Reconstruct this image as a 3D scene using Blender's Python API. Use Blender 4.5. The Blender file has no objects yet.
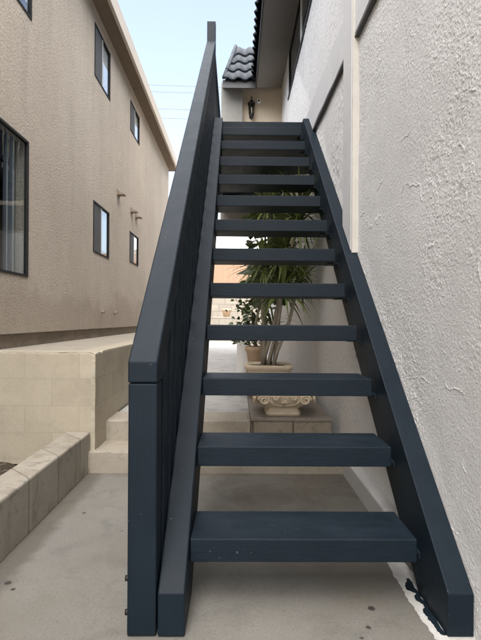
import bpy, bmesh, math, random
from mathutils import Vector, Matrix, noise
R = math.radians
random.seed(7)
scene = bpy.context.scene
COL = scene.collection

# ------------------------------------------------------------------ camera
cd = bpy.data.cameras.new("camera")
cam = bpy.data.objects.new("camera", cd)
COL.objects.link(cam)
cd.sensor_fit = 'VERTICAL'
cd.sensor_height = 36.0
cd.lens = 36.0 * 481 / 640
cd.clip_start = 0.05
cd.clip_end = 2000
cam.matrix_world = (Matrix.Translation((0, 0, 1.15)) @ Matrix.Rotation(R(-0.42), 4, 'Z')
                    @ Matrix.Rotation(R(90.0), 4, 'X') @ Matrix.Rotation(R(0.35), 4, 'Z'))
scene.camera = cam

# ------------------------------------------------------------------ world + sun
w = bpy.data.worlds.new("World")
scene.world = w
w.use_nodes = True
wn = w.node_tree
bg = wn.nodes["Background"]
sky = wn.nodes.new("ShaderNodeTexSky")
sky.sky_type = 'NISHITA'
sky.sun_disc = False
SUN_EL, SUN_AZ = 62.0, 184.0          # azimuth clockwise from +Y: behind the camera, a little to the left
sky.sun_elevation = R(SUN_EL)
sky.sun_rotation = R(SUN_AZ)
sky.air_density = 1.0
sky.dust_density = 3.0
sky.ozone_density = 1.0
hsv = wn.nodes.new("ShaderNodeHueSaturation")      # thin white haze over the blue
hsv.inputs['Saturation'].default_value = 0.72
wn.links.new(sky.outputs[0], hsv.inputs['Color'])
wn.links.new(hsv.outputs[0], bg.inputs[0])
bg.inputs[1].default_value = 0.092
sd = bpy.data.lights.new("sun", 'SUN')
sd.energy = 2.2
sd.angle = R(110)
sd.color = (1.0, 0.95, 0.88)
sun = bpy.data.objects.new("sun", sd)
COL.objects.link(sun)
a = R(SUN_AZ)
sdir = Vector((math.sin(a) * math.cos(R(SUN_EL)), math.cos(a) * math.cos(R(SUN_EL)), math.sin(R(SUN_EL))))
sun.rotation_euler = sdir.to_track_quat('Z', 'Y').to_euler()
scene.view_settings.view_transform = 'Standard'
scene.view_settings.look = 'None'
scene.view_settings.exposure = 2.34
scene.view_settings.gamma = 1.0
scene.view_settings.use_curve_mapping = False
scene.render.engine = 'CYCLES'
scene.cycles.use_denoising = True
scene.cycles.denoising_prefilter = 'ACCURATE'
scene.cycles.max_bounces = 8
scene.cycles.diffuse_bounces = 6
scene.cycles.transparent_max_bounces = 12


# ------------------------------------------------------------------ material helpers
class NT:
    def __init__(self, name):
        self.m = bpy.data.materials.new(name)
        self.m.use_nodes = True
        self.t = self.m.node_tree
        self.b = self.t.nodes["Principled BSDF"]
        self.co = self.t.nodes.new("ShaderNodeTexCoord").outputs['Object']

    def n(self, kind, **kw):
        nd = self.t.nodes.new(kind)
        for k, v in kw.items():
            setattr(nd, k, v)
        return nd

    def lk(self, a, b):
        self.t.links.new(a, b)

    def put(self, sock, v):
        if hasattr(v, 'is_output'):
            self.lk(v, sock)
        else:
            sock.default_value = v

    def mapping(self, scale=(1, 1, 1), rot=(0, 0, 0), loc=(0, 0, 0)):
        mp = self.n("ShaderNodeMapping")
        mp.inputs['Scale'].default_value = scale
        mp.inputs['Rotation'].default_value = rot
        mp.inputs['Location'].default_value = loc
        self.lk(self.co, mp.inputs['Vector'])
        return mp.outputs[0]

    def noise(self, scale, detail=4, rough=0.55, vec=None, dist=0.0):
        nd = self.n("ShaderNodeTexNoise")
        nd.inputs['Scale'].default_value = scale
        nd.inputs['Detail'].default_value = detail
        nd.inputs['Roughness'].default_value = rough
        nd.inputs['Distortion'].default_value = dist
        self.lk(vec if vec is not None else self.co, nd.inputs['Vector'])
        return nd.outputs[0]

    def ramp(self, fac, p0, p1, c0=(0, 0, 0, 1), c1=(1, 1, 1, 1)):
        nd = self.n("ShaderNodeValToRGB")
        e = nd.color_ramp.elements
        e[0].position, e[1].position = p0, p1
        e[0].color, e[1].color = c0, c1
        self.lk(fac, nd.inputs[0])
        return nd.outputs[0]

    def mix(self, fac, a, b, mode='MIX'):
        nd = self.n("ShaderNodeMix", data_type='RGBA', blend_type=mode)
        self.put(nd.inputs[0], fac)
        self.put(nd.inputs[6], a)
        self.put(nd.inputs[7], b)
        return nd.outputs[2]

    def math(self, op, a, b=0.0):
        nd = self.n("ShaderNodeMath", operation=op)
        self.put(nd.inputs[0], a)
        self.put(nd.inputs[1], b)
        return nd.outputs[0]

    def bump(self, h, strength=0.5, dist=0.01, prev=None):
        nd = self.n("ShaderNodeBump")
        nd.inputs['Strength'].default_value = strength
        nd.inputs['Distance'].default_value = dist
        self.lk(h, nd.inputs['Height'])
        if prev is not None:
            self.lk(prev, nd.inputs['Normal'])
        return nd.outputs[0]

    def done(self, color=None, rough=None, normal=None, **kw):
        if color is not None:
            self.put(self.b.inputs['Base Color'], color)
        if rough is not None:
            self.put(self.b.inputs['Roughness'], rough)
        if normal is not None:
            self.lk(normal, self.b.inputs['Normal'])
        for k, v in kw.items():
            self.put(self.b.inputs[k], v)
        return self.m


def c4(r, g, b):
    return (r, g, b, 1.0)


def simple(name, col, rough=0.6, var=0.12, scale=20, bump=0.15, metallic=0.0, dist=0.004):
    t = NT(name)
    f = t.noise(scale, 5)
    lo = c4(*[x * (1 - var) for x in col])
    hi = c4(*[min(1, x * (1 + var)) for x in col])
    t.done(t.mix(f, lo, hi), rough, t.bump(t.noise(scale * 4, 4), bump, dist), Metallic=metallic)
    return t.m


def mat_stucco_light():
    t = NT("rough_light_stucco")
    big = t.noise(1.3, 5, 0.6)
    streak = t.noise(1.0, 5, 0.6, t.mapping((3.0, 5.0, 0.5)))
    c = t.mix(t.ramp(big, 0.3, 0.7), c4(.60, .60, .595), c4(.69, .69, .685))
    c = t.mix(t.math('MULTIPLY', t.ramp(streak, 0.5, 0.72), 0.30), c, c4(.55, .54, .525))
    # raised gobs are tinted slightly paler than the smooth trowelled patches
    gob = t.ramp(t.noise(75, 4, 0.6, dist=0.4), 0.46, 0.60)
    c = t.mix(t.math('MULTIPLY', gob, 0.25), c, c4(.70, .69, .67))
    # bare white overpaint with a ragged edge along the stair stringer and the foot of the wall
    sep = t.n("ShaderNodeSeparateXYZ")
    t.lk(t.co, sep.inputs[0])
    line = t.math('SUBTRACT', sep.outputs[2], t.math('ADD', t.math('MULTIPLY', sep.outputs[1], 0.855), -1.329))
    wob = t.math('MULTIPLY', t.math('SUBTRACT', t.noise(7, 4), 0.5), 0.22)
    mask = t.ramp(t.math('ADD', line, wob), 0.10, 0.16, c4(1, 1, 1), c4(0, 0, 0))
    c = t.mix(t.math('MULTIPLY', mask, 0.8), c, c4(.80, .795, .785))
    n1 = t.bump(gob, 0.45, 0.004)
    n2 = t.bump(t.noise(170, 4, 0.65), 0.3, 0.003, n1)
    return t.done(c, 1.0, n2, **{'Specular IOR Level': 0.15})


def mat_stucco_tan():
    t = NT("tan_sand_stucco")
    big = t.noise(0.55, 5, 0.6)
    streak = t.noise(1.0, 5, 0.65, t.mapping((2.0, 3.2, 0.32)))
    c = t.mix(t.ramp(big, 0.3, 0.72), c4(.485, .42, .34), c4(.60, .53, .44))
    c = t.mix(t.math('MULTIPLY', t.ramp(streak, 0.50, 0.70), 0.32), c, c4(.34, .305, .25))
    fine = t.noise(60, 4, 0.7)
    c = t.mix(t.math('MULTIPLY', t.ramp(fine, 0.35, 0.5, c4(1, 1, 1), c4(0, 0, 0)), 0.25), c, c4(.24, .19, .14))
    # splash stain low on the wall
    sep = t.n("ShaderNodeSeparateXYZ")
    t.lk(t.co, sep.inputs[0])
    low = t.math('ADD', sep.outputs[2], t.math('MULTIPLY', t.noise(2.2, 5), -1.1))
    mk = t.ramp(low, 0.80, 1.25, c4(1, 1, 1), c4(0, 0, 0))
    c = t.mix(t.math('MULTIPLY', mk, 0.45), c, c4(.31, .25, .19))
    v = t.n("ShaderNodeTexVoronoi", feature='SMOOTH_F1')
    v.inputs['Scale'].default_value = 60
    t.lk(t.co, v.inputs['Vector'])
    blot = t.ramp(t.noise(7, 6, 0.7, dist=0.5), 0.50, 0.68)
    c = t.mix(t.math('MULTIPLY', blot, 0.22), c, c4(.33, .27, .20))
    n1 = t.bump(t.ramp(t.noise(40, 5, 0.7), 0.38, 0.62), 0.75, 0.009)
    n2 = t.bump(v.outputs[0], 0.35, 0.005, n1)
    return t.done(c, 0.92, n2)


def mat_concrete(name, lo, hi, stain, spots=(), scale=1.0, stainamt=0.5, bumpy=0.35, cracks=False):
    t = NT(name)
    big = t.noise(0.9 * scale, 6, 0.62)
    mid = t.noise(5 * scale, 6, 0.65, dist=0.5)
    fine = t.noise(120, 3, 0.7)
    c = t.mix(t.ramp(big, 0.32, 0.68), c4(*lo), c4(*hi))
    c = t.mix(t.math('MULTIPLY', t.ramp(mid, 0.50, 0.70), stainamt), c, c4(*stain))
    c = t.mix(t.math('MULTIPLY', t.ramp(fine, 0.55, 0.75), 0.22), c, c4(*[x * 0.55 for x in lo]))
    grit = t.noise(85, 5, 0.85)
    c = t.mix(t.math('MULTIPLY', t.ramp(grit, 0.32, 0.48, c4(1, 1, 1), c4(0, 0, 0)), 0.50), c, c4(*[x * 0.45 for x in lo]))
    c = t.mix(t.math('MULTIPLY', t.ramp(grit, 0.54, 0.68), 0.40), c, c4(*[min(1, x * 1.35) for x in hi]))
    if cracks:
        wn_ = t.n("ShaderNodeVectorMath", operation='ADD')
        nz = t.n("ShaderNodeTexNoise")
        nz.inputs['Scale'].default_value = 5
        nz.inputs['Detail'].default_value = 5
        t.lk(t.co, nz.inputs['Vector'])
        sc_ = t.n("ShaderNodeVectorMath", operation='SCALE')
        t.lk(nz.outputs[1], sc_.inputs[0])
        sc_.inputs['Scale'].default_value = 0.35
        t.lk(t.co, wn_.inputs[0])
        t.lk(sc_.outputs[0], wn_.inputs[1])
        vo = t.n("ShaderNodeTexVoronoi", feature='DISTANCE_TO_EDGE')
        vo.inputs['Scale'].default_value = 0.72
        t.lk(wn_.outputs[0], vo.inputs['Vector'])
        crk = t.ramp(vo.outputs[0], 0.0012, 0.0035, c4(1, 1, 1), c4(0, 0, 0))
        c = t.mix(t.math('MULTIPLY', crk, 0.10), c, c4(*[x * 0.3 for x in lo]))
        sp = t.n("ShaderNodeSeparateXYZ")
        t.lk(t.co, sp.inputs[0])
        # dirt gathered along the kerb, under the stairs and against the step
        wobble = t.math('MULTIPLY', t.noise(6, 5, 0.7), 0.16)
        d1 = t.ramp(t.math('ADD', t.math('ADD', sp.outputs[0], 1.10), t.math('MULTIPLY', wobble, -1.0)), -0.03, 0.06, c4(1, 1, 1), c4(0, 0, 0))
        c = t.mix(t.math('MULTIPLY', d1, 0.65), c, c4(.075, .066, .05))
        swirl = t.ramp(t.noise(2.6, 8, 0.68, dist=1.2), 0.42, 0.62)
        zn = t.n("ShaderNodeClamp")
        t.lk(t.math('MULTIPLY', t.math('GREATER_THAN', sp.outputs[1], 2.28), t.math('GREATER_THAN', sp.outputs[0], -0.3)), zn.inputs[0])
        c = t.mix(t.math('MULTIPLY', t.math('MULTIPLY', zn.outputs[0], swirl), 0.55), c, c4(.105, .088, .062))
        rust = t.ramp(t.noise(1.6, 5, 0.6, t.mapping(loc=(3, 1, 0))), 0.52, 0.70)
        c = t.mix(t.math('MULTIPLY', rust, 0.35), c, c4(.165, .135, .092))
    pits = t.ramp(t.noise(45, 2, 0.5), 0.70, 0.74)
    c = t.mix(t.math('MULTIPLY', pits, 0.45), c, c4(*[x * 0.45 for x in lo]))
    for (x, y, z, r) in spots:
        vm = t.n("ShaderNodeVectorMath", operation='DISTANCE')
        sc = t.n("ShaderNodeVectorMath", operation='ADD')
        t.lk(t.co, sc.inputs[0])
        sc.inputs[1].default_value = (0, 0, 0)
        t.lk(sc.outputs[0], vm.inputs[0])
        vm.inputs[1].default_value = (x, y, z)
        d = t.math('ADD', vm.outputs[1] if len(vm.outputs) > 1 else vm.outputs[0],
                   t.math('MULTIPLY', t.math('SUBTRACT', t.noise(90, 2), 0.5), r * 0.8))
        c = t.mix(t.ramp(d, r * 0.8, r * 1.05, c4(1, 1, 1), c4(0, 0, 0)), c, c4(.035, .03, .028))
    n1 = t.bump(mid, bumpy * 0.6, 0.006)
    n2 = t.bump(fine, bumpy, 0.003, n1)
    return t.done(c, t.math('ADD', t.math('MULTIPLY', big, 0.25), 0.62), n2)


def mat_navy(name="navy_wood_paint", comb=False):
    t = NT(name)
    f = t.noise(6, 5, 0.6)
    grain = t.noise(1.0, 5, 0.6, t.mapping((14, 60, 60) if comb else (60, 10, 10)))
    c = t.mix(t.ramp(f, 0.3, 0.7), c4(.0045, .0108, .0178), c4(.0076, .0150, .0235))
    worn = t.ramp(t.noise(9, 7, 0.75, dist=0.6), 0.60, 0.74)
    c = t.mix(t.math('MULTIPLY', worn, 0.22), c, c4(.022, .032, .043))
    gn = t.n("ShaderNodeNewGeometry")
    su = t.n("ShaderNodeSeparateXYZ")
    t.lk(gn.outputs['True Normal'], su.inputs[0])
    scuff = t.math('MULTIPLY', t.math('GREATER_THAN', su.outputs[2], 0.9), t.ramp(t.noise(5, 7, 0.75, t.mapping((0.7, 1.6, 1))), 0.46, 0.70))
    c = t.mix(t.math('MULTIPLY', scuff, 0.5), c, c4(.022, .033, .045))
    speck = t.ramp(t.noise(55, 2, 0.5), 0.745, 0.77)
    c = t.mix(t.math('MULTIPLY', speck, 0.5), c, c4(.16, .16, .16))
    n = t.bump(grain, 0.28, 0.004)
    if comb:
        wv = t.n("ShaderNodeTexWave", wave_type='BANDS', bands_direction='Z')
        wv.inputs['Scale'].default_value = 60
        wv.inputs['Distortion'].default_value = 3.2
        wv.inputs['Detail'].default_value = 1.5
        wv.inputs['Detail Scale'].default_value = 2.4
        t.lk(t.mapping((2.2, 0.25, 1.0)), wv.inputs['Vector'])
        gm = t.n("ShaderNodeNewGeometry")
        sp = t.n("ShaderNodeSeparateXYZ")
        t.lk(gm.outputs['True Normal'], sp.inputs[0])
        front = t.math('LESS_THAN', sp.outputs[1], -0.6)
        n = t.bump(wv.outputs[1], 0.45, 0.005, n)
        t.lk(t.math('MULTIPLY', front, 0.11), n.node.inputs['Strength'])
    n = t.bump(t.noise(160, 3, 0.6), 0.12, 0.003, n)
    return t.done(c, t.math('ADD', t.math('MULTIPLY', f, 0.25), 0.42), n, **{'Specular IOR Level': 0.22})


def mat_leaf(name, dark, light, rough=0.4):
    t = NT(name)
    oi = t.n("ShaderNodeNewGeometry")
    c = t.mix(oi.outputs['Random Per Island'], c4(*dark), c4(*light))
    c = t.mix(t.math('MULTIPLY', t.ramp(t.noise(9, 4), 0.5, 0.7), 0.4), c, c4(*[x * 0.6 for x in dark]))
    return t.done(c, rough, t.bump(t.noise(40, 3), 0.1, 0.003))


def mat_block(name, lo, hi, bw, bh, mortar, axis='x', off=0.5, msize=0.006, zoff=0.0, grime=0.15):
    t = NT(name)
    sep = t.n("ShaderNodeSeparateXYZ")
    t.lk(t.co, sep.inputs[0])
    comb = t.n("ShaderNodeCombineXYZ")
    t.lk(t.math('ADD', sep.outputs[0], sep.outputs[1]), comb.inputs[0])
    t.lk(t.math('ADD', sep.outputs[2], zoff), comb.inputs[1])
    br = t.n("ShaderNodeTexBrick", offset=off)
    br.inputs['Scale'].default_value = 1.0
    br.inputs['Brick Width'].default_value = bw
    br.inputs['Row Height'].default_value = bh
    br.inputs['Mortar Size'].default_value = msize
    br.inputs['Mortar Smooth'].default_value = 0.4
    br.inputs['Color1'].default_value = c4(*lo)
    br.inputs['Color2'].default_value = c4(*hi)
    br.inputs['Mortar'].default_value = c4(*mortar)
    t.lk(comb.outputs[0], br.inputs['Vector'])
    st = t.noise(3.0, 6, 0.65)
    c = t.mix(t.math('MULTIPLY', t.ramp(st, 0.48, 0.72), 0.4), br.outputs[0], c4(*[x * 0.66 for x in lo]))
    fine = t.noise(110, 3, 0.7)
    c = t.mix(t.math('MULTIPLY', t.ramp(fine, 0.52, 0.7), 0.25), c, c4(*[x * 0.5 for x in lo]))
    gr = t.ramp(t.noise(9, 8, 0.72, dist=0.7), 0.53, 0.66)
    c = t.mix(t.math('MULTIPLY', gr, grime), c, c4(*[x * 0.38 for x in lo]))
    drip = t.ramp(t.noise(1.0, 6, 0.6, t.mapping((7, 7, 0.7))), 0.54, 0.70)
    c = t.mix(t.math('MULTIPLY', drip, grime * 0.7), c, c4(lo[0] * .62, lo[1] * .55, lo[2] * .45))
    n = t.bump(br.outputs[1], -0.35, 0.006)
    n = t.bump(fine, 0.4, 0.004, n)
    n = t.bump(t.noise(22, 4), 0.3, 0.006, n)
    return t.done(c, 0.9, n)


def mat_glass(name="window_glass", tint=(.90, .93, .94)):
    t = NT(name)
    t.t.nodes.remove(t.b)
    out = [n for n in t.t.nodes if n.type == 'OUTPUT_MATERIAL'][0]
    tr = t.n("ShaderNodeBsdfTransparent")
    tr.inputs[0].default_value = c4(*tint)
    gl = t.n("ShaderNodeBsdfGlossy")
    gl.inputs['Roughness'].default_value = 0.015
    gl.inputs[0].default_value = c4(.95, .97, 1)
    lw = t.n("ShaderNodeLayerWeight")
    lw.inputs[0].default_value = 0.5
    fres = t.math('ADD', t.math('MULTIPLY', t.math('POWER', lw.outputs['Facing'], 4.5), 0.85), 0.035)
    nb = t.bump(t.noise(2.5, 2), 0.04, 0.02)
    t.lk(nb, gl.inputs['Normal'])
    ms = t.n("ShaderNodeMixShader")
    t.lk(fres, ms.inputs[0])
    t.lk(tr.outputs[0], ms.inputs[1])
    t.lk(gl.outputs[0], ms.inputs[2])
    t.lk(ms.outputs[0], out.inputs[0])
    return t.m


M = dict(
    stucco=mat_stucco_light(),
    tan=mat_stucco_tan(),
    smooth_grey=simple("smooth_grey_plaster", (.56, .56, .56), 0.85, 0.10, 8, 0.5),
    cream=simple("lit_trim_plaster", (.60, .57, .52), 0.85, 0.10, 14, 0.4),  # warm lit tone of the trim's front face, put into the colour
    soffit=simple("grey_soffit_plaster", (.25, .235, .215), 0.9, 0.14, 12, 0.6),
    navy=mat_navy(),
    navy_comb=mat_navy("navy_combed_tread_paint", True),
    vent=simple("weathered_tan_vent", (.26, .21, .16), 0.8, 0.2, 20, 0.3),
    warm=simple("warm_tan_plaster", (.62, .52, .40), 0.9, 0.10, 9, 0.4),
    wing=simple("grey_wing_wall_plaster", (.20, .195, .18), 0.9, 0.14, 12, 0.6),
    drip=simple("band_shade_grey", (.09, .09, .092), 0.7, 0.2, 12, 0.2),  # dark grey paints the shade under the belly band
    frame_black=simple("black_window_frame", (.008, .008, .008), 0.85, 0.1, 10, 0.0),
    black=simple("black_metal", (.006, .006, .007), 0.5, 0.2, 30, 0.1),
    tile=simple("charcoal_roof_tile", (.022, .029, .038), 0.7, 0.35, 7, 0.3),
    fascia_black=simple("black_fascia_paint", (.020, .021, .024), 0.5, 0.2, 12, 0.2),
    fascia_tan=simple("pale_fascia_board", (.52, .46, .38), 0.7, 0.10, 8, 0.2),
    eave_brown=simple("brown_eave_board", (.17, .125, .085), 0.8, 0.2, 8, 0.3),
    ground=mat_concrete("alley_concrete", (.160, .154, .136), (.218, .211, .190), (.098, .093, .080),
                        [(.545, 1.92, 0, .016), (.50, 1.80, 0, .010), (-.99, 2.10, 0, .016), (-.945, 2.05, 0, .010),
                         (-.90, 2.86, 0, .012), (.46, 1.74, 0, .008), (.72, 2.55, 0, .012), (.66, 2.62, 0, .008),
                         (-.62, 2.62, 0, .006)], cracks=True),
    walk=mat_concrete("pale_walkway_concrete", (.31, .305, .29), (.44, .435, .415), (.19, .185, .175), scale=1.4, stainamt=0.75),
    step=mat_concrete("step_concrete", (.30, .265, .21), (.37, .335, .275), (.20, .175, .135), scale=2),
    kerb=mat_block("kerb_concrete", (.33, .30, .25), (.375, .345, .29), .42, .5, (.14, .12, .09), msize=0.006, grime=0.6),
    block=mat_block("cream_concrete_block", (.44, .39, .30), (.49, .44, .345), .41, .203, (.40, .358, .278), msize=0.004, zoff=-0.086),
    farblock=mat_block("beige_paving_block", (.30, .27, .225), (.36, .325, .27), .52, .30, (.20, .175, .14), msize=0.014),
    slate=mat_concrete("dark_slate_ledge", (.17, .15, .125), (.245, .215, .18), (.11, .095, .08), scale=5),
    brick=mat_block("buff_ledge_stone", (.24, .205, .155), (.30, .26, .20), .33, .5, (.10, .08, .06), msize=0.010, grime=0.6),
    soil=simple("dry_soil", (.085, .065, .045), 0.95, 0.5, 30, 1.0, dist=0.02),
    earth=simple("earth", (.22, .19, .15), 0.95, 0.3, 3, 0.4),
    urn=simple("cream_cast_stone", (.60, .50, .37), 0.8, 0.16, 18, 0.5),
    terracotta=simple("pale_terracotta", (.50, .36, .24), 0.8, 0.15, 16, 0.4),
    red_pot=simple("red_terracotta", (.30, .11, .065), 0.8, 0.2, 16, 0.3),
    white=simple("white_paint", (.74, .73, .70), 0.7, 0.06, 6, 0.2),
    spill=simple("white_paint_spill", (.60, .59, .565), 0.75, 0.22, 25, 0.8),
    fence=None,
    glass=mat_glass(),
    lampglass=mat_glass("lantern_glass", (.85, .80, .70)),
    dark=simple("dark_room", (.018, .017, .017), 0.9, 0.2, 3, 0.0),
    screen=simple("insect_screen", (.075, .077, .078), 0.8, 0.2, 60, 0.0),
    blind=simple("grey_blind_fabric", (.34, .37, .42), 0.85, 0.2, 10, 0.2),
    bright_reflection=simple("painted_bright_reflection", (.80, .79, .76), 0.85, 0.06, 5, 0.1),  # near-white paints the bright reflection in the small windows
    grey_reflection=simple("painted_grey_reflection", (.70, .72, .71), 0.9, 0.1, 6, 0.1),  # pale grey paints the wall reflection in the large window
    rough_base=simple("rough_brown_foundation", (.25, .205, .155), 0.95, 0.3, 9, 1.0, dist=0.02),
    alu=simple("pale_aluminium", (.45, .44, .42), 0.45, 0.1, 20, 0.05),
    spike=mat_leaf("dracaena_leaf", (.085, .125, .030), (.22, .26, .085)),
    broad=mat_leaf("broad_dark_leaf", (.035, .065, .020), (.095, .15, .045), 0.4),
    small=mat_leaf("small_green_leaf", (.035, .060, .018), (.10, .14, .045)),
    tree=mat_leaf("tree_leaf", (.035, .06, .02), (.10, .14, .05)),
    trunk=simple("grey_brown_stem", (.30, .26, .205), 0.9, 0.25, 40, 0.8),
    wire=simple("grey_wire", (.10, .10, .10), 0.6, 0.1, 5, 0.0),
)
_t = NT("orange_fence_wood")
_s = _t.noise(1.0, 4, 0.6, _t.mapping((9, 9, 0.6)))
M['fence'] = _t.done(_t.mix(_s, c4(.26, .155, .095), c4(.38, .25, .165)), 0.8, _t.bump(_s, 0.3, 0.01))


# ------------------------------------------------------------------ mesh helpers
def bx(bm, x0, x1, y0, y1, z0, z1, bevel=0.0, seg=2):
    r = bmesh.ops.create_cube(bm, size=1.0)
    vs = r['verts']
    for v in vs:
        v.co = Vector((x0 if v.co.x < 0 else x1, y0 if v.co.y < 0 else y1, z0 if v.co.z < 0 else z1))
    if bevel:
        es = list({e for v in vs for e in v.link_edges})
        bmesh.ops.bevel(bm, geom=es, offset=bevel, segments=seg, affect='EDGES', profile=0.5)
    return bm


def prism_yz(bm, pts, x0, x1, bevel=0.0):
    """polygon in (y, z) extruded in x"""
    a = [bm.verts.new((x0, p[0], p[1])) for p in pts]
    b = [bm.verts.new((x1, p[0], p[1])) for p in pts]
    fs = [bm.faces.new(a), bm.faces.new(list(reversed(b)))]
    n = len(pts)
    for i in range(n):
        fs.append(bm.faces.new((a[(i + 1) % n], a[i], b[i], b[(i + 1) % n])))
    bmesh.ops.recalc_face_normals(bm, faces=fs)
    if bevel:
        es = list({e for f in fs for e in f.edges})
        bmesh.ops.bevel(bm, geom=es, offset=bevel, segments=2, affect='EDGES', profile=0.5)
    return bm


def tube(bm, pts, r0, r1=None, n=8, closed_ends=True):
    pts = [Vector(p) for p in pts]
    r1 = r0 if r1 is None else r1
    rings = []
    prev = None
    for i, p in enumerate(pts):
        d = (pts[min(i + 1, len(pts) - 1)] - pts[max(i - 1, 0)]).normalized()
        if prev is None:
            u = d.orthogonal().normalized()
        else:
            u = (prev - d * prev.dot(d)).normalized()
        prev = u
        v = d.cross(u)
        rr = r0 + (r1 - r0) * i / max(1, len(pts) - 1)
        rings.append([bm.verts.new(p + (u * math.cos(2 * math.pi * k / n) + v * math.sin(2 * math.pi * k / n)) * rr) for k in range(n)])
    for i in range(len(rings) - 1):
        for k in range(n):
            f = bm.faces.new((rings[i][k], rings[i][(k + 1) % n], rings[i + 1][(k + 1) % n], rings[i + 1][k]))
            f.smooth = True
    if closed_ends:
        bm.faces.new(list(reversed(rings[0])))
        bm.faces.new(rings[-1])
    return bm


def lathe(bm, prof, cx, cy, n=28, square=0.0, smooth=True):
    """profile (r, z); square 0..1 morphs the section from circle to rounded square"""
    rings = []
    for (r, z) in prof:
        ring = []
        for k in range(n):
            th = 2 * math.pi * (k + 0.5) / n
            c, s = math.cos(th), math.sin(th)
            if square:
                p = 2 + 6 * square
                q = (abs(c) ** p + abs(s) ** p) ** (-1.0 / p)
            else:
                q = 1.0
            ring.append(bm.verts.new((cx + r * q * c, cy + r * q * s, z)))
        rings.append(ring)
    for i in range(len(rings) - 1):
        for k in range(n):
            f = bm.faces.new((rings[i][k], rings[i][(k + 1) % n], rings[i + 1][(k + 1) % n], rings[i + 1][k]))
            f.smooth = smooth
    bm.faces.new(list(reversed(rings[0])))
    bm.faces.new(rings[-1])
    return bm


def weather(bm, cuts=44, amp=0.004, chip=0.010):
    """worn masonry: gently uneven faces and nibbled edges"""
    bmesh.ops.subdivide_edges(bm, edges=bm.edges[:], cuts=cuts, use_grid_fill=True)
    for v in bm.verts:
        p = v.co.copy()
        d = Vector((noise.noise(p * 5), noise.noise(p * 5 + Vector((9, 0, 0))), noise.noise(p * 5 + Vector((0, 9, 0))))) * amp
        sharp = len(v.link_faces) and max((v.link_faces[0].normal.angle(f.normal, 0) for f in v.link_faces), default=0) > 0.8
        if sharp:
            n = sum((f.normal for f in v.link_faces), Vector()).normalized()
            k = max(0.0, noise.noise(p * 13) - 0.05) + 0.5 * max(0.0, noise.noise(p * 31) - 0.1)
            d -= n * (chip * (0.25 + 2.0 * k))
        v.co += d
    return bm


def obj(name, bm, mat, parent=None, label=None, cat=None, group=None, kind=None):
    me = bpy.data.meshes.new(name)
    bm.to_mesh(me)
    bm.free()
    for mm in (mat if isinstance(mat, (list, tuple)) else [mat]):
        me.materials.append(mm)
    o = bpy.data.objects.new(name, me)
    COL.objects.link(o)
    if parent is not None:
        o.parent = parent
    return tag(o, label, cat, group, kind)


def tag(o, label=None, cat=None, group=None, kind=None):
    if label:
        o['label'] = label
    if cat:
        o['category'] = cat
    if group:
        o['group'] = group
    if kind:
        o['kind'] = kind
    return o


def thing(name, label, cat, group=None):
    o = bpy.data.objects.new(name, None)
    o.empty_display_size = 0.1
    COL.objects.link(o)
    return tag(o, label, cat, group)


def N():
    return bmesh.new()


# ------------------------------------------------------------------ ground and steps (setting)
E_GROUND = -0.06
bm = N()
bx(bm, -400, 400, -300, 700, -0.5, E_GROUND)
obj('ground', bm, M['earth'], kind='structure')

bm = N()
bx(bm, -1.16, 0.86, -4, 3.60, -0.05, 0.0)
obj('concrete_pavement', bm, M['ground'], kind='structure')

bm = N()
bx(bm, -3.2, -1.285, -4, 3.655, -0.055, 0.06)
bmesh.ops.subdivide_edges(bm, edges=bm.edges[:], cuts=30, use_grid_fill=True)
for v in bm.verts:
    if v.co.z > 0.05:
        v.co.z += 0.07 * noise.noise(v.co * 2.2) + 0.03 * noise.noise(v.co * 9)
obj('soil', bm, M['soil'], kind='structure')

bm = N()
bx(bm, -1.12, 0.855, 3.60, 3.975, -0.05, 0.155)
bm.normal_update()
weather(bm, 60)
obj('concrete_step', bm, M['step'], kind='structure')
bm = N()
bx(bm, -1.09, 0.115, 3.96, 4.35, -0.05, 0.318)
bm.normal_update()
weather(bm, 50)
obj('upper_concrete_step', bm, M['step'], kind='structure')
bm = N()
bx(bm, -1.06, 0.115, 4.352, 19.0, 0.0, 0.316)
obj('walkway', bm, M['walk'], kind='structure')
bm = N()
bx(bm, -2.0, 4.0, 19.0, 40.0, -0.05, 0.30)
obj('far_yard_ground', bm, M['walk'], kind='structure')

bm = N()
for i in range(260):
    x, y = random.uniform(-2.6, -1.31), random.uniform(2.2, 3.6)
    az = random.uniform(0, 2 * math.pi)
    L = random.uniform(.03, .12)
    z = .10 + .07 * noise.noise(Vector((x, y, .06)) * 2.2)
    d = Vector((math.cos(az), math.sin(az), random.uniform(-.1, .5))).normalized()
    tube(bm, [(x, y, z), Vector((x, y, z)) + d * L * .5 + Vector((0, 0, .008)), Vector((x, y, z)) + d * L], 0.0025, 0.0012, n=4)
obj('dry_litter', bm, M['trunk'], label='dry twigs and dead stems littering the soil behind the low wall', kind='stuff')

# low kerb wall on the left
bm = N()
prism_yz(bm, [(-4, -0.06), (3.645, -0.06), (3.645, 0.300), (-4, 0.285)], -1.285, -1.105, 0.012)
for v in bm.verts:
    pass
bmesh.ops.subdivide_edges(bm, edges=[e for e in bm.edges if e.calc_length() > 3], cuts=90)
for v in bm.verts:
    v.co += Vector((0.005 * noise.noise(v.co * 4), 0, 0.005 * noise.noise(v.co * 3 + Vector((5, 0, 0)))))
obj('low_wall', bm, M['kerb'], label='low worn concrete curb wall running beside the alley floor', cat='low wall')

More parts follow.
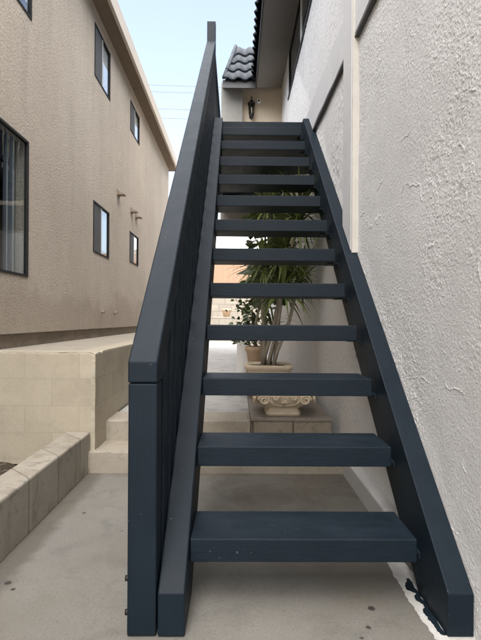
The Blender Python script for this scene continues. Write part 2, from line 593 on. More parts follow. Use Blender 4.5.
# tall block wall / planter platform
t = thing('block_wall', 'cream concrete block retaining wall beside the alley steps', 'retaining wall')
bm = N()
bx(bm, -3.4, -1.073, 3.655, 3.86, -0.05, 0.897)
bm.normal_update()
weather(bm, 70)
obj('front_wall', bm, M['block'], t)
bm = N()
bx(bm, -1.265, -1.073, 3.8602, 11.0, -0.05, 0.897)
bm.normal_update()
weather(bm, 90, 0.003, 0.006)
obj('side_wall', bm, M['block'], t)
bm = N()
bx(bm, -3.4, -1.267, 3.862, 11.0, 0.5, 0.885)
obj('platform_fill', bm, M['step'], t)


# ------------------------------------------------------------------ windows
def window(parent, plane_x, face, y0, y1, z0, z1, kind, mats=('frame_black', 'glass')):
    """a framed window set in a wall plane x = plane_x whose outside looks toward face (+1 / -1) in x"""
    f = face
    fw = 0.022
    bm = N()
    xa, xb = sorted((plane_x - f * 0.026, plane_x + f * 0.008))
    bx(bm, xa, xb, y0, y1, z0, z0 + fw)
    bx(bm, xa, xb, y0, y1, z1 - fw, z1)
    bx(bm, xa, xb, y0, y0 + fw, z0 + fw, z1 - fw)
    bx(bm, xa, xb, y1 - fw, y1, z0 + fw, z1 - fw)
    fr = obj('window', bm, M[mats[0]], parent)
    gx = plane_x - f * 0.012
    bm = N()
    bx(bm, gx - 0.002, gx + 0.002, y0 + fw, y1 - fw, z0 + fw, z1 - fw)
    obj('pane', bm, M[mats[1]], fr)
    ym = (y0 + y1) / 2
    if kind != 'blinds':
        bm = N()
        xa, xb = sorted((plane_x - f * 0.024, plane_x + f * 0.001))
        bx(bm, xa, xb, ym - 0.015, ym + 0.015, z0 + fw + .001, z1 - fw - .001)
        obj('mullion', bm, M['alu' if kind != 'tall' else 'white'], fr)
    bxk = plane_x - f * (0.07 if kind == 'blinds' else 0.032)
    if kind == 'half':
        bm = N()
        xa, xb = sorted((plane_x - f * 0.006, plane_x - f * 0.003))
        bx(bm, xa, xb, y0 + fw, ym - 0.016, z0 + fw, z1 - fw)
        obj('insect_screen', bm, M['screen'], fr)
        bm = N()
        xa, xb = sorted((bxk, bxk - f * 0.004))
        bx(bm, xa, xb, ym - .02, y1 - 0.004, z0 + 0.01 + 0.12 * (z1 - z0), z1 - 0.004)
        obj('bright_reflection_sheet', bm, M['bright_reflection'], fr)  # added sheet behind the glass, imitates sky reflected in the right pane
    if kind == 'blinds':
        bm = N()
        y = y0 + 0.03
        while y < y1 - 0.22:
            a0 = 0.03 * math.sin(y * 9) + 0.02
            vs = [bm.verts.new((bxk - f * 0.02 + a0 * f, y, z0 + .03)), bm.verts.new((bxk - f * 0.055, y + .085, z0 + .03)),
                  bm.verts.new((bxk - f * 0.055, y + .085, z1 - .03)), bm.verts.new((bxk - f * 0.02 + a0 * f, y, z1 - .03))]
            bm.faces.new(vs)
            y += 0.092
        obj('vertical_blind', bm, M['blind'], fr)
        bm = N()
        xa, xb = sorted((bxk - f * .065, bxk - f * .069))
        bx(bm, xa, xb, y1 - .20, y1 + .8, z0 - .1, z1 + .1)
        obj('grey_reflection_sheet', bm, M['grey_reflection'], fr)  # added sheet, its pale colour stands in for a reflection on the glass
    bm = N()
    xa, xb = sorted((plane_x - f * 0.30, plane_x - f * 0.304))
    bx(bm, xa, xb, y0 - .2, y1 + .2, z0 - .2, z1 + .2)
    obj('dark_room', bm, M['dark'], fr)
    return fr


def wall_x(bm, x, thick, y0, y1, z0, z1, holes, face, grid=None, disp=None):
    """wall panel in plane x with rectangular holes (ya, yb, za, zb) and their reveals"""
    ys = sorted({y0, y1} | {h[0] for h in holes} | {h[1] for h in holes})
    zs = sorted({z0, z1} | {h[2] for h in holes} | {h[3] for h in holes})
    if grid:
        def fine(a):
            out = []
            for p, q in zip(a[:-1], a[1:]):
                k = max(1, int((q - p) / grid))
                out += [p + (q - p) * i / k for i in range(k)]
            return out + [a[-1]]
        ys, zs = fine(ys), fine(zs)
    V = {}

    def vert(i, j):
        if (i, j) not in V:
            px = x
            if disp:
                px += disp(ys[i], zs[j])
            V[i, j] = bm.verts.new((px, ys[i], zs[j]))
        return V[i, j]
    for i in range(len(ys) - 1):
        for j in range(len(zs) - 1):
            yc, zc = (ys[i] + ys[i + 1]) / 2, (zs[j] + zs[j + 1]) / 2
            if any(h[0] < yc < h[1] and h[2] < zc < h[3] for h in holes):
                continue
            q = [vert(i, j), vert(i + 1, j), vert(i + 1, j + 1), vert(i, j + 1)]
            f = bm.faces.new(q if face > 0 else list(reversed(q)))
            f.smooth = True
    d = -face * thick
    for (a, b, c, e) in holes:
        for (p, q) in (((a, c), (b, c)), ((b, c), (b, e)), ((b, e), (a, e)), ((a, e), (a, c))):
            bm.faces.new([bm.verts.new((x, p[0], p[1])), bm.verts.new((x, q[0], q[1])),
                          bm.verts.new((x + d, q[0], q[1])), bm.verts.new((x + d, p[0], p[1]))])


# ------------------------------------------------------------------ left building
LX = -2.0
apt = thing('apartment_building', 'tan sand stucco apartment building with black framed windows along the left side', 'building')
W = [(3.05, 4.60, 1.545, 2.835, 'blinds'), (3.55, 4.65, 4.02, 5.26, 'half'), (6.69, 7.50, 4.54, 5.275, 'half'),
     (8.92, 9.74, 4.66, 5.22, 'half'), (6.67, 7.49, 2.085, 2.80, 'half'), (8.93, 9.70, 2.215, 2.79, 'half')]
bm = N()
wall_x(bm, LX, 0.12, -4.0, 13.9, 1.015, 5.60, [x[:4] for x in W], 1)
bx(bm, -8, LX - 0.0, 13.898, 13.9, 1.0, 5.6)      # far end wall
bx(bm, -8, LX - 0.31, -4.0, 13.89, 1.0, 5.6)
obj('wall', bm, M['tan'], apt)
bm = N()
ys = [3.87 + (13.85 - 3.87) * i / 90 for i in range(91)]
bx(bm, -2.6, LX - 0.035, -4.0, 13.88, -0.1, 1.010)
bmesh.ops.subdivide_edges(bm, edges=[e for e in bm.edges if e.calc_length() > 3], cuts=120)
for v in bm.verts:
    if v.co.x > -2.2:
        v.co.x += 0.02 * noise.noise(v.co * 3)
obj('foundation', bm, M['rough_base'], apt)
for x in W:
    window(apt, LX, 1, *x)
bm = N()
bx(bm, -3.0, -1.79, -4.0, 14.15, 5.50, 5.53)
obj('eave_soffit', bm, M['eave_brown'], apt)
bm = N()
bx(bm, -1.788, -1.74, -4.0, 14.18, 5.47, 5.68, 0.006)
obj('fascia', bm, M['fascia_tan'], apt)
bm = N()
bx(bm, -8.0, -1.745, -4.0, 14.17, 5.685, 5.73, 0.005)
obj('roof', bm, M['fascia_tan'], apt)
for (y, z) in ((8.05, 3.25), (9.06, 3.19), (9.46, 3.17)):
    bm = N()
    prism_yz(bm, [(y - .075, z - .03), (y + .075, z - .03), (y + .075, z + .02), (y - .075, z + .02)], LX + .002, LX + .12)
    for v in bm.verts:
        if v.co.x > LX + .1 and v.co.z > z:
            v.co.z -= 0.04
    prism_yz(bm, [(y - .085, z - .05), (y + .085, z - .05), (y + .085, z + .05), (y - .085, z + .05)], LX + .001, LX + .012)
    obj('vent_hood', bm, M['vent'], apt)
for y in (7.1, 7.85):
    bm = N()
    tube(bm, [(LX - .02, y, 1.26), (LX + .05, y, 1.255)], 0.024, n=12)
    obj('pipe_stub', bm, M['vent'], apt)

# ------------------------------------------------------------------ right building
RX = 0.87
house = thing('stucco_house', 'pale grey rough stucco house wall rising along the right of the staircase', 'house')


def gob(y, z):
    p = Vector((0, y, z))
    mask = 0.5 + 1.3 * noise.noise(Vector((9, y * 2.4, z * 0.8))) + 0.7 * noise.noise(p * 4.5)
    mask = max(0.05, min(1, mask))
    q = p + Vector((0, noise.noise(p * 40), noise.noise(p * 40 + Vector((3, 3, 3))))) * 0.006
    d, pts = noise.voronoi(q * 78)
    c = pts[0]
    on = 0.5 + 0.5 * math.sin(c.y * 91.7 + c.z * 47.3)
    rad = 0.25 + 0.45 * (0.5 + 0.5 * math.sin(c.y * 33.1 + c.z * 71.9))
    h = 0.0
    if on < 0.25 + 0.6 * mask:
        h += max(0.0, 1 - (d[0] / rad) ** 2) * 0.0021 * (0.35 + 0.65 * mask)
    n1 = noise.fractal(p * 30, 0.8, 2.1, 3)
    h += min(1.0, max(0.0, n1 - 0.02) * 9) * 0.0013 * mask
    # a few torn trowel ridges
    q = Vector((4, y * 2.2, z * 3.4))
    rg = abs(noise.noise(q) + 0.12 * noise.noise(p * 15))
    if rg < 0.02 and noise.noise(Vector((21, y * 3.4, z * 2.4))) > 0.22:
        h += (1 - rg / 0.02) * 0.0028
    h += 0.006 * noise.noise(p * 1.7) + 0.0015 * noise.noise(p * 8)
    return -h


def gob_far(y, z):
    p = Vector((0, y, z))
    n1 = noise.fractal(p * 32, 0.7, 2.2, 2) + 0.3 * noise.noise(p * 7)
    m = max(0.25, min(1, 0.6 + 0.9 * noise.noise(Vector((3, y * 2, z * 1.2)))))
    return -min(1.0, max(0.0, n1) * 4) * 0.0065 * m - 0.005 * noise.noise(p * 1.7)


bm = N()
wall_x(bm, RX, 0.12, 1.45, 3.495, -0.05, 3.75, [], -1, 0.0052, gob)
for f in bm.faces:
    f.smooth = False
wall_x(bm, RX, 0.12, -4.0, 1.452, -0.05, 6.0, [], -1)
wall_x(bm, RX, 0.12, 1.45, 3.495, 3.748, 6.0, [], -1)
wall_x(bm, RX, 0.12, 3.495, 8.6, -0.05, 6.0, [(5.3, 8.24, 4.98, 5.74)], -1, 0.0145, gob_far)
wall_x(bm, RX, 0.12, 8.6, 14.0, -0.05, 6.0, [], -1, 0.04, gob_far)
bx(bm, 0.99 + .2, 4.0, -4.0, 14.0, -0.05, 6.0)
obj('wall', bm, M['stucco'], house)
bm = N()
prism_yz(bm, [(3.487, 1.66), (3.756, 1.89), (3.756, 5.9), (3.487, 5.9)], 0.82, 0.885, 0.004)
obj('corner_trim', bm, [M['smooth_grey']], house)
bm = N()
bx(bm, 0.826, 0.885, 3.462, 3.4868, 1.64, 5.9, 0.003)
obj('lit_trim_face', bm, M['cream'], house)  # front of the same trim board, its brighter lit side painted in
bm = N()
bx(bm, 0.838, 0.885, -4.0, 9.55, 3.21, 3.54, 0.006)
bmesh.ops.subdivide_edges(bm, edges=[e for e in bm.edges if e.calc_length() > 5], cuts=160)
for v in bm.verts:
    v.co += Vector((0.006 * noise.noise(v.co * 2.5), 0, 0.012 * noise.noise(v.co * 2 + Vector((4, 4, 4))) + .045 * (v.co.y - 3.3)))
obj('belly_band', bm, M['smooth_grey'], house)
bm = N()
bx(bm, 0.836, 0.885, -4.0, 9.55, 3.183, 3.200, 0.003)
for v in bm.verts:
    v.co.z += .045 * (v.co.y - 3.3)
obj('band_shade_strip', bm, M['drip'], house)  # dark strip standing in for the band's shaded underside
bm = N()
prism_yz(bm, [(2.6, -.05), (9.5, -.05), (9.5, .13), (2.6, .13)], 0.80, 0.885, 0.01)
obj('wall_footing', bm, M['smooth_grey'], house)
wn_ = window(house, RX, -1, 5.3, 8.24, 4.98, 5.74, 'tall')
bm = N()
bx(bm, 0.848, 0.90, 5.25, 8.29, 4.935, 4.978, 0.004)
obj('window_sill', bm, M['fascia_black'], wn_)

# upper storey back wall with the lamp, and the block it stands on
bm = N()
bx(bm, -0.33, 0.868, 9.60, 10.3, 2.98, 5.8)
obj('back_wall', bm, M['warm'], house)
bm = N()
bx(bm, -0.335, 0.085, 9.42, 9.598, 2.97, 5.8, 0.006)
obj('wing_wall', bm, M['wing'], house)
bm = N()
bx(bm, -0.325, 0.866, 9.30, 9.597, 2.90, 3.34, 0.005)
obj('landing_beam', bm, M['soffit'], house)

# sloping soffits
bm = N()


def quad(bm, *p):
    return bm.faces.new([bm.verts.new(q) for q in p])


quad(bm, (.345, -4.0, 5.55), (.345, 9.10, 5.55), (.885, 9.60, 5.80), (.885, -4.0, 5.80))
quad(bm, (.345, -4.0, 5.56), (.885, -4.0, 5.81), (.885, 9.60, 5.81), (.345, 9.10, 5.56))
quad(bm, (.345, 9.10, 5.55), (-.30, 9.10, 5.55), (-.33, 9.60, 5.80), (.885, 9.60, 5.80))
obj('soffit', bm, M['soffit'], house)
bm = N()
bx(bm, .325, .350, -4.0, 9.098, 5.53, 5.68)
bx(bm, -.30, .350, 9.075, 9.10, 5.53, 5.672)
obj('fascia', bm, M['fascia_black'], house)


def tile_field(bm, o, u, v, nrm, nu, nv, tw=0.30, tl=0.36, amp=0.045, clip=None):
    """rows of S tiles: u along the eave, v up the slope"""
    o, u, v, nrm = Vector(o), Vector(u).normalized(), Vector(v).normalized(), Vector(nrm).normalized()
    seg = 8
    for r in range(nv):
        row = []
        for k in range(nu * seg + 1):
            s = k / seg
            ph = s - math.floor(s)
            h = amp * (math.sin(ph * 2 * math.pi) * 0.55 + math.sin(ph * math.pi) * 0.75)
            jit = 0.006 * math.sin(17.3 * math.floor(s) + 5.1 * r)
            a = o + u * (s * tw) + v * (r * tl - 0.05 + jit) + nrm * (h + 0.045)
            b = o + u * (s * tw) + v * ((r + 1) * tl) + nrm * (h + 0.004)
            c = a - nrm * 0.022
            if clip:
                a, b, c = clip(a), clip(b), clip(c)
            row.append((bm.verts.new(a), bm.verts.new(b), bm.verts.new(c)))
        for k in range(nu * seg):
            f = bm.faces.new((row[k][0], row[k + 1][0], row[k + 1][1], row[k][1]))
            f.smooth = True
            bm.faces.new((row[k][2], row[k + 1][2], row[k + 1][0], row[k][0]))


bm = N()
sl = Vector((0, 1.0, 1.2)).normalized()
nr = Vector((0, -1.2, 1.0)).normalized()


def hipclip(p):
    xm = -0.29 + 0.24 * (p.y - 9.05)
    return Vector((max(p.x, xm), p.y, p.z))


tile_field(bm, (-.31, 9.07, 5.675), (1, 0, 0), sl, nr, 3, 4, tw=0.235, tl=0.36, amp=0.036, clip=hipclip)
# main slope above the long eave
sl2 = Vector((1.0, 0, 1.2)).normalized()
nr2 = Vector((-1.2, 0, 1.0)).normalized()
tile_field(bm, (.325, -4.0, 5.68), (0, 1, 0), sl2, nr2, 69, 4, tw=0.19, tl=0.37, amp=0.038)
# hip cap
tube(bm, [(-.275, 9.05, 5.71), (-.06, 9.98, 6.83)], 0.035, n=10)
obj('tile_roof', bm, M['tile'], house)
bm = N()
prism_yz(bm, [(9.10, 5.68), (10.0, 6.74), (13.0, 6.74), (13.0, 5.95), (9.6, 5.95)], -.26, .34)
for v in bm.verts:
    if v.co.x < 0 and v.co.z > 6.5:
        v.co.x = -.02
obj('roof_core', bm, M['fascia_black'], house)
bm = N()
bm.faces.new([bm.verts.new(p) for p in ((.36, -4.0, 5.67), (.36, 9.1, 5.67), (1.46, 9.1, 6.97), (1.46, -4.0, 6.97))])
bx(bm, .9, 4.0, -4.0, 13, 6.0, 6.30)
obj('roof_deck', bm, M['fascia_black'], house)

# ------------------------------------------------------------------ wall lantern and camera
lan = thing('wall_lantern', 'black coach lantern mounted on the cream wall above the stair top', 'wall lamp')
lx, ly, lz = 0.262, 9.48, 5.30
bm = N()
bx(bm, lx - .04, lx + .04, 9.585, 9.60, lz - .13, lz + .16, 0.006)
obj('back_plate', bm, M['black'], lan)
bm = N()
tube(bm, [(lx, 9.588, lz + .05), (lx, 9.55, lz + .22), (lx, ly, lz + .26), (lx, ly, lz + .18)], 0.010, n=8)
obj('arm', bm, M['black'], lan)
bm = N()
lathe(bm, [(0.012, lz + .20), (0.03, lz + .18), (0.075, lz + .125), (0.078, lz + .105), (0.06, lz + .10)], lx, ly, 12)
obj('lantern_cap', bm, M['black'], lan)
bm = N()
lathe(bm, [(0.044, lz - .095), (0.062, lz + .098)], lx, ly, 8, smooth=False)
obj('glass_body', bm, M['lampglass'], lan)
bm = N()
for k in range(6):
    th = k * math.pi / 3 + .2
    c, s = math.cos(th), math.sin(th)
    tube(bm, [(lx + .046 * c, ly + .046 * s, lz - .10), (lx + .066 * c, ly + .066 * s, lz + .10)], 0.006, n=6)
obj('cage', bm, M['black'], lan)
bm = N()
lathe(bm, [(0.006, lz - .20), (0.022, lz - .18), (0.02, lz - .15), (0.045, lz - .125), (0.052, lz - .10), (0.03, lz - .092)], lx, ly, 12)
obj('finial', bm, M['black'], lan)
bm = N()
lathe(bm, [(0.016, lz - .09), (0.016, lz + .0), (0.012, lz + .05)], lx, ly, 10)
obj('bulb', bm, M['white'], lan)

sc = thing('security_camera', 'small white security camera on the wall right of the lantern', 'security camera')
bm = N()
lathe(bm, [(0.045, 0), (0.045, .02), (0.02, .03)], 0, 0, 14)
bmesh.ops.rotate(bm, verts=bm.verts[:], cent=(0, 0, 0), matrix=Matrix.Rotation(R(90), 3, 'X'))
bmesh.ops.translate(bm, verts=bm.verts[:], vec=(.405, 9.598, 5.50))
obj('mount', bm, M['white'], sc)
bm = N()
tube(bm, [(.405, 9.57, 5.50), (.405, 9.53, 5.49), (.40, 9.43, 5.455)], 0.032, n=12)
obj('camera_body', bm, M['white'], sc)
bm = N()
tube(bm, [(.40, 9.432, 5.4555), (.3995, 9.424, 5.453)], 0.022, n=12)
obj('lens', bm, M['black'], sc)

# ------------------------------------------------------------------ the staircase
st = thing('outdoor_staircase', 'navy painted open riser wooden staircase with solid side rail climbing between the buildings', 'staircase')
SL = 0.855
RUN, RISE, Y1 = 0.327, 0.280, 1.91
XL, XR = -0.181, 0.724


def zt(y):
    return 0.160 + SL * (y - 1.74)


for (xa, xb, lab) in ((-0.281, -0.183, None), (0.772, 0.868, None)):
    bm = N()
    yb = 1.74 + (0.40 - 0.16) / SL
    yf = 1.74
    pts = [(yf, 0.003), (yf, 0.160), (5.70, zt(5.70)), (5.835, zt(5.70)), (5.835, zt(5.835) - .40), (yb, 0.003)]
    prism_yz(bm, pts, xa, xb, 0.005)
    obj('stringer', bm, M['navy'], st)
TH = 0.092
for k in range(12):
    y, z = Y1 + RUN * k, RISE * (k + 1)
    bm = N()
    sag = random.uniform(-.002, .002)
    bx(bm, XL, XR, y, y + 0.283, z - TH, z, 0.004)
    for v in bm.verts:
        v.co.z += sag + 0.002 * noise.noise(Vector((v.co.x * 2, k * 3.1, 0)))
    tr = obj('tread', bm, M['navy_comb'], st)
    bm = N()
    bx(bm, 0.690, 0.7715, y + .09, y + .24, z - TH - .008, z - TH - .002)
    bx(bm, 0.764, 0.7715, y + .09, y + .24, z - TH - .030, z - TH - .009)
    obj('bracket', bm, M['navy'], tr)
bm = N()
bx(bm, -0.281, 0.80, 5.84, 5.90, 3.30, 3.56, 0.004)
bx(bm, -0.281, 0.80, 5.902, 9.29, 3.42, 3.555)
for yj in (6.6, 7.3, 8.0, 8.7):
    bx(bm, -0.281, 0.80, yj, yj + .05, 3.31, 3.418)
obj('landing_deck', bm, M['navy'], st)

PX0, PX1 = -0.392, -0.287
bm = N()
bx(bm, PX0, PX1, 1.742, 1.845, 0.003, 0.918, 0.006)
np_ = obj('newel_post', bm, M['navy'], st)
for z in (.075, .20):
    bm = N()
    tube(bm, [(PX0 + .001, 1.77, z), (PX0 - .012, 1.77, z)], 0.011, n=6)
    obj('bolt', bm, M['black'], np_)


def zr(y):
    return 0.998 + SL * (y - 1.738)


bm = N()
prism_yz(bm, [(1.738, .921), (1.738, .998), (5.95, zr(5.95)), (5.95, zr(5.95) - .19), (1.738 + .11 / SL, .921)], PX0 - .001, PX1 + .001, 0.006)
obj('handrail', bm, M['navy'], st)
bm = N()
bx(bm, PX0, PX1, 5.952, 6.056, 3.1, 4.845, 0.005)
obj('newel_post', bm, M['navy'], st)
y = 1.90
while y < 5.90:
    bm = N()
    za = max(0.01, zt(y + .045) - .33)
    zb = zr(y) - .17
    prism_yz(bm, [(y, za), (y + .088, za + .088 * SL if za > .02 else za), (y + .088, zb + .088 * SL), (y, zb)], -.327, -.2845, 0.003)
    obj('baluster', bm, M['navy'], st)
    y += 0.185
bm = N()
bx(bm, PX0 + .01, PX1 - .01, 6.058, 9.41, 4.47, 4.60, 0.005)
bx(bm, PX0 + .03, PX1 - .02, 6.058, 9.41, 3.62, 3.70, 0.004)
obj('landing_rail', bm, M['navy'], st)
y = 6.15
while y < 9.35:
    bm = N()
    bx(bm, -.35, -.31, y, y + .088, 3.40, 4.469, 0.003)
    obj('baluster', bm, M['navy'], st)
    y += 0.185


# paint spills by the right stringer foot
def blob(name, outline, z0, z1, mat, label, cat):
    bm = N()
    pts = []
    n = len(outline)
    for i in range(n):
        p, q = Vector((*outline[i], 0)), Vector((*outline[(i + 1) % n], 0))
        for s in range(10):
            v = p.lerp(q, s / 10)
            v += Vector((noise.noise(v * 21) + .6 * noise.noise(v * 70), noise.noise(v * 23 + Vector((7, 0, 0))), 0)) * 0.010
            pts.append(v)
    a = [bm.verts.new((p.x, p.y, z0)) for p in pts]
    b = [bm.verts.new((p.x, p.y, z1)) for p in pts]
    bm.faces.new(b)
    for i in range(len(pts)):
        j = (i + 1) % len(pts)
        bm.faces.new((a[i], a[j], b[j], b[i]))
    bmesh.ops.recalc_face_normals(bm, faces=bm.faces[:])
    bmesh.ops.triangulate(bm, faces=[f for f in bm.faces if len(f.verts) > 4])
    return obj(name, bm, mat, label=label, cat=cat)


blob('white_paint_spill', [(.728, 2.36), (.722, 2.26), (.714, 2.16), (.720, 2.06), (.712, 1.98), (.716, 1.90), (.724, 1.82), (.722, 1.735), (.80, 1.70), (.868, 1.71), (.868, 1.80),
                           (.82, 2.0), (.80, 2.36)], 0.0005, 0.0022, M['spill'],
     'ragged white paint spill on the concrete around the right stringer foot', 'paint spill')
blob('navy_paint_spill', [(.760, 2.14), (.742, 2.10), (.736, 2.05), (.756, 2.02), (.742, 1.98), (.758, 1.94), (.746, 1.89), (.750, 1.84), (.746, 1.775), (.758, 1.752), (.775, 1.752), (.775, 2.14)], 0.0024, 0.0040, M['navy'],
     'dark navy paint drip on the concrete along the right stringer', 'paint spill')

# ------------------------------------------------------------------ planting bed under the stairs
t = thing('stone_ledge', 'low stone planting ledge with dark slate top under the staircase', 'ledge')
bm = N()
bx(bm, .120, .79, 3.985, 4.12, 0.0, 0.31)
bm.normal_update()
weather(bm, 36)
obj('front_course', bm, M['brick'], t)
bm = N()
bx(bm, .118, .795, 3.975, 4.13, 0.312, 0.342, 0.006)
bx(bm, .118, .795, 4.133, 9.2, 0.06, 0.340, 0.006)
obj('slate_top', bm, M['slate'], t)


def scroll(bm, cx, z, y, sgn, r=0.055):
    pts = []
    for i in range(26):
        s = i / 25
        th = s * 3.6 * math.pi
        rr = r * (1 - 0.82 * s)
        pts.append((cx + sgn * rr * math.cos(th), y - 0.006 * math.sin(s * 3), z + rr * math.sin(th)))
    tube(bm, pts, 0.013, 0.009, n=6)


def urn(cx, cy, z, label, hs=1.0):
    t = thing('stone_planter', label, 'planter', 'carved stone planters')

    def squash(bm):
        for v in bm.verts:
            v.co.z = z + (v.co.z - z) * hs
    bm = N()
    prof = [(.150, z), (.152, z + .03), (.140, z + .042), (.128, z + .06), (.150, z + .085), (.210, z + .125), (.240, z + .175),
            (.247, z + .215), (.236, z + .255), (.222, z + .27), (.225, z + .285), (.248, z + .300), (.252, z + .335), (.243, z + .343),
            (.205, z + .343), (.200, z + .29)]
    lathe(bm, prof, cx, cy, 64, 0.75)
    squash(bm)
    obj('bowl', bm, M['urn'], t)
    for rot in range(4):
        bm = N()
        for sg in (-1, 1):
            scroll(bm, sg * .170, z + .168, -.246, sg, .046)
            scroll(bm, sg * .072, z + .190, -.250, -sg, .026)
            tube(bm, [(sg * .122, -.246, z + .165), (sg * .10, -.222, z + .130), (sg * .05, -.205, z + .112), (0, -.198, z + .106)], 0.011, 0.008, n=6)
        for k in range(5):
            an = R(30 + 30 * k)
            tube(bm, [(0, -.220, z + .132), (.034 * math.cos(an), -.238, z + .132 + .032 * math.sin(an))], 0.009, 0.005, n=6)
        bmesh.ops.rotate(bm, verts=bm.verts[:], cent=(0, 0, 0), matrix=Matrix.Rotation(R(90 * rot), 3, 'Z'))
        bmesh.ops.translate(bm, verts=bm.verts[:], vec=(cx, cy, 0))
        squash(bm)
        obj('carved_scroll', bm, M['urn'], t)
    bm = N()
    lathe(bm, [(.198, z + .291), (.19, z + .318), (.02, z + .325)], cx, cy, 40, 0.75)
    squash(bm)
    obj('soil', bm, M['soil'], t)
    return t


urn(.400, 4.21, .342, 'carved cream stone planter nearest the steps, on the slate ledge', 0.88)
urn(.335, 5.15, .341, 'carved cream stone planter holding the bare stemmed spiky plant')


def pot(cx, cy, z, r, h, mat, label, name='flower_pot'):
    t = thing(name, label, 'flower pot')
    bm = N()
    lathe(bm, [(r * .68, z), (r * .9, z + h * .72), (r * .93, z + h * .74), (r, z + h * .76), (r, z + h), (r * .86, z + h), (r * .84, z + h * .85)], cx, cy, 28)
    obj('pot_body', bm, mat, t)
    bm = N()
    lathe(bm, [(r * .83, z + h * .851), (r * .8, z + h * .9), (r * .1, z + h * .92)], cx, cy, 20)
    obj('soil', bm, M['soil'], t)


bm = N()
bx(bm, .10, .46, 6.42, 6.80, .341, .53, 0.006)
obj('plinth', bm, M['smooth_grey'], label='low grey plinth carrying the pale terracotta pot', cat='plinth')
pot(.265, 6.6, .531, .15, .26, M['terracotta'], 'pale terracotta pot of small leaved shrub on the plinth')
bm = N()
bx(bm, .0, .17, 7.2, 7.8, .318, .92, 0.008)
obj('concrete_pedestal', bm, M['white'], label='white block pedestal behind the terracotta pot beside the walkway', cat='pedestal')


# ------------------------------------------------------------------ plants
def leaf_strip(bm, base, d, length, width, droop, seg=5, fold=0.25):
    d = Vector(d).normalized()
    side = d.cross(Vector((0, 0, 1)))
    if side.length < 0.05:
        side = Vector((1, 0, 0))
    side.normalize()
    p = Vector(base)
    prev = None
    for i in range(seg + 1):
        s = i / seg
        wd = width * (0.5 + 1.6 * s - 2.1 * s * s) if s < 1 else 0.001
        up = side.cross(d).normalized()
        a = bm.verts.new(p - side * wd + up * wd * fold)
        m = bm.verts.new(p)
        b = bm.verts.new(p + side * wd + up * wd * fold)
        if prev:
            for q in ((prev[0], prev[1], m, a), (prev[1], prev[2], b, m)):
                f = bm.faces.new(q)
                f.smooth = True
        prev = (a, m, b)
        p = p + d * (length / seg)
        d = (d + Vector((0, 0, -droop / seg))).normalized()


def broad_leaf(bm, base, d, length, width, droop=0.5, roll=0.5):
    d = Vector(d).normalized()
    side = d.cross(Vector((random.uniform(-1, 1) * 2 * roll, random.uniform(-1, 1) * 2 * roll, 1))).normalized()
    p = Vector(base)
    prev = None
    n = 6
    for i in range(n + 1):
        s = i / n
        wd = width * math.sin(math.pi * min(1, (0.06 + 0.94 * s))) ** 0.7 if s < 1 else 0.002
        up = side.cross(d).normalized()
        a = bm.verts.new(p - side * wd + up * wd * .25)
        m = bm.verts.new(p)
        b = bm.verts.new(p + side * wd + up * wd * .25)
        if prev:
            for q in ((prev[0], prev[1], m, a), (prev[1], prev[2], b, m)):
                f = bm.faces.new(q)
                f.smooth = True
        prev = (a, m, b)
        p = p + d * (length / n)
        d = (d + Vector((0, 0, -droop / n))).normalized()


def stem_path(base, tip, wob=0.03, n=7):
    base, tip = Vector(base), Vector(tip)
    out = []
    for i in range(n):
        s = i / (n - 1)
        p = base.lerp(tip, s)
        p += Vector((noise.noise(p * 3), noise.noise(p * 3 + Vector((5, 1, 2))), 0)) * wob * math.sin(math.pi * s)
        out.append(p)
    return out


dr = thing('dracaena_plant', 'tall bare stemmed plant with spiky leaf rosettes in the farther stone planter', 'plant')
heads = [((.27, 5.12, .66), (.64, 4.95, 2.24), 130, .56), ((.33, 5.10, .66), (.47, 4.98, 1.52), 120, .52), ((.40, 5.18, .66), (.50, 5.10, 1.90), 110, .52),
         ((.36, 5.2, .66), (.40, 5.3, 1.12), 34, .34), ((.30, 5.22, .66), (.36, 5.30, 2.45), 110, .52), ((.38, 5.05, .66), (.66, 5.05, 1.62), 90, .42), ((.28, 5.15, .66), (.30, 5.2, 1.78), 90, .46)]
for (b, tip, nl, ln) in heads:
    bm = N()
    tube(bm, stem_path(b, tip, 0.07), 0.021, 0.015, n=8)
    obj('stem', bm, M['trunk'], dr)
    bm = N()
    for i in range(nl):
        az = random.uniform(0, 2 * math.pi)
        el = R(random.uniform(-35, 80))
        d = Vector((math.cos(az) * math.cos(el), math.sin(az) * math.cos(el), math.sin(el)))
        bs = Vector(tip) + Vector((0, 0, random.uniform(-.12, .03)))
        L = ln * random.uniform(.7, 1.1)
        if bs.x + d.x * L > 0.86:
            L = min(L, max(0.12, (0.855 - bs.x) / max(d.x, .05)))
        leaf_strip(bm, bs, d, L, random.uniform(.012, .019), random.uniform(.5, 1.3))
    obj('leaf_rosette', bm, M['spike'], dr)

bp = thing('broadleaf_plant', 'dark broad leaved shrub standing behind the stone planters', 'plant')
bm = N()
for (b, tp) in (((.33, 5.9, .34), (.20, 5.8, 1.9)), ((.36, 5.95, .34), (.34, 5.95, 2.3)), ((.30, 5.92, .34), (.48, 6.05, 2.1))):
    tube(bm, stem_path(b, tp, .08), 0.022, 0.012, n=8)
obj('stem', bm, M['trunk'], bp)
bm = N()
for i in range(130):
    s = random.random()
    cz = 1.35 + 1.25 * s
    cx = .30 + random.uniform(-.13, .30) * 1.1
    cy = 5.9 + random.uniform(-.25, .25)
    az = random.uniform(0, 2 * math.pi)
    d = Vector((math.cos(az), math.sin(az), random.uniform(-.5, .5)))
    broad_leaf(bm, (cx, cy, cz), d, random.uniform(.16, .30), random.uniform(.045, .08), random.uniform(.4, 1.1))
obj('foliage', bm, M['broad'], bp)

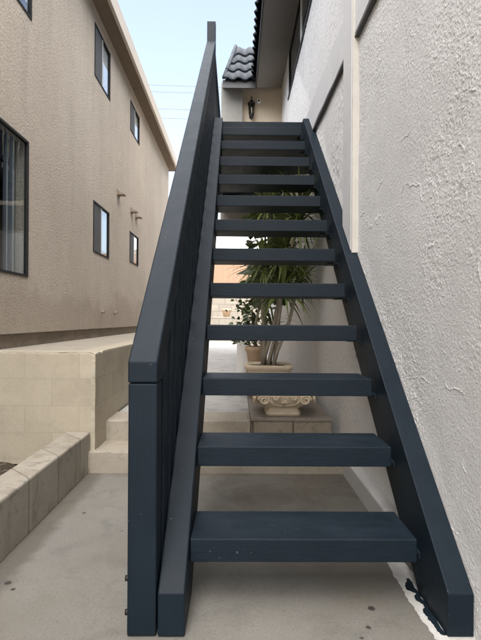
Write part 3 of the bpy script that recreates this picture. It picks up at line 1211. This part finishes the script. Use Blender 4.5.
sh = thing('potted_shrub', 'small leaved green shrub growing from the pale terracotta pot', 'shrub')
bm = N()
for k in range(7):
    tp = Vector((.22 + random.uniform(-.20, .14), 6.6 + random.uniform(-.15, .15), random.uniform(1.05, 1.38)))
    tube(bm, stem_path((.265 + random.uniform(-.03, .03), 6.6, .76), tp, .05), 0.008, 0.004, n=6)
obj('stem', bm, M['trunk'], sh)
bm = N()
for i in range(340):
    c = Vector((.205 + random.gauss(0, .12), 6.6 + random.gauss(0, .11), random.uniform(.82, 1.42)))
    az = random.uniform(0, 2 * math.pi)
    broad_leaf(bm, c, Vector((math.cos(az), math.sin(az), random.uniform(-.4, .7))), random.uniform(.05, .09), random.uniform(.016, .027), .4, 0.9)
obj('foliage', bm, M['small'], sh)

# ------------------------------------------------------------------ far end of the alley
t = thing('garden_wall', 'beige block garden wall closing the far end of the walkway', 'retaining wall')
bm = N()
bx(bm, -4, 3.4, 20.0, 20.4, .0, 2.48, 0.02)
obj('upper_wall', bm, M['farblock'], t)
bm = N()
bx(bm, -4, 3.4, 18.9, 19.998, .0, 1.27, 0.02)
obj('lower_wall', bm, M['farblock'], t)
fn = thing('wood_fence', 'orange brown vertical board fence above the garden wall', 'fence')
bm = N()
x = -4.0
while x < 3.4:
    bx(bm, x, x + .1435, 20.55, 20.575, 2.3, 3.95 + random.uniform(-.01, .01))
    x += 0.145
obj('board_panel', bm, M['fence'], fn)
bm = N()
bx(bm, -4, 3.4, 20.58, 20.63, 2.7, 2.79)
bx(bm, -4, 3.4, 20.58, 20.63, 3.55, 3.64)
obj('fence_rail', bm, M['fence'], fn)
pot(-.42, 19.4, 1.271, .19, .33, M['terracotta'], 'beige flower pot standing on the low garden wall')
pot(-1.22, 19.3, 1.271, .20, .42, M['red_pot'], 'red terracotta pot at the left end of the garden wall')
fb = thing('white_house', 'white gabled house beyond the wooden fence', 'house')
bm = N()
bx(bm, -7, 2.5, 28, 36, -.05, 5.15)
obj('wall', bm, M['white'], fb)
bm = N()
prism_yz(bm, [(27.6, 5.15), (32, 6.9), (36.4, 5.15)], -7.4, 2.9)
obj('roof', bm, M['white'], fb)
tr = thing('leafy_tree', 'green tree showing over the white house roof', 'tree')
bm = N()
tube(bm, stem_path((-2.2, 39, -.06), (-2.0, 39, 5.5), .3), .22, .10, n=10)
for k in range(7):
    az = k * .9
    tube(bm, stem_path((-2.05, 39, 3.6 + .25 * k), (-2.0 + 1.6 * math.cos(az), 39 + 1.6 * math.sin(az), 6.2 + .2 * (k % 3)), .2), .08, .03, n=7)
obj('trunk', bm, M['trunk'], tr)
bm = N()
cl = [(Vector((-2.0 + random.gauss(0, 1.2), 39 + random.gauss(0, 1.2), 6.7 + random.gauss(0, .55))), random.uniform(.3, .7)) for _ in range(26)]
for i in range(1500):
    c, rr = random.choice(cl)
    p = c + Vector((random.gauss(0, 1), random.gauss(0, 1), random.gauss(0, .8))) * rr * .6
    az = random.uniform(0, 2 * math.pi)
    broad_leaf(bm, p, Vector((math.cos(az), math.sin(az), random.uniform(-.6, .6))), random.uniform(.16, .28), random.uniform(.05, .08), .4)
obj('crown', bm, M['tree'], tr)

# overhead wires
for i, (z, dz, lab) in enumerate(((15.62, .0, 'topmost overhead wire crossing the sky between the roofs'), (15.30, .0, 'second overhead wire from the top across the sky'),
                                  (14.30, .03, 'third overhead wire from the top across the sky'), (13.86, -.03, 'lowest overhead wire crossing the sky between the roofs'))):
    bm = N()
    pts = [(-45 + 90 * k / 30, 30 + .2 * i, z + dz * k / 15 + 0.0012 * (-45 + 3 * k - 5) ** 2) for k in range(31)]
    tube(bm, pts, 0.011, n=6)
    obj('overhead_wire', bm, M['wire'], label=lab, cat='wire', group='overhead wires')
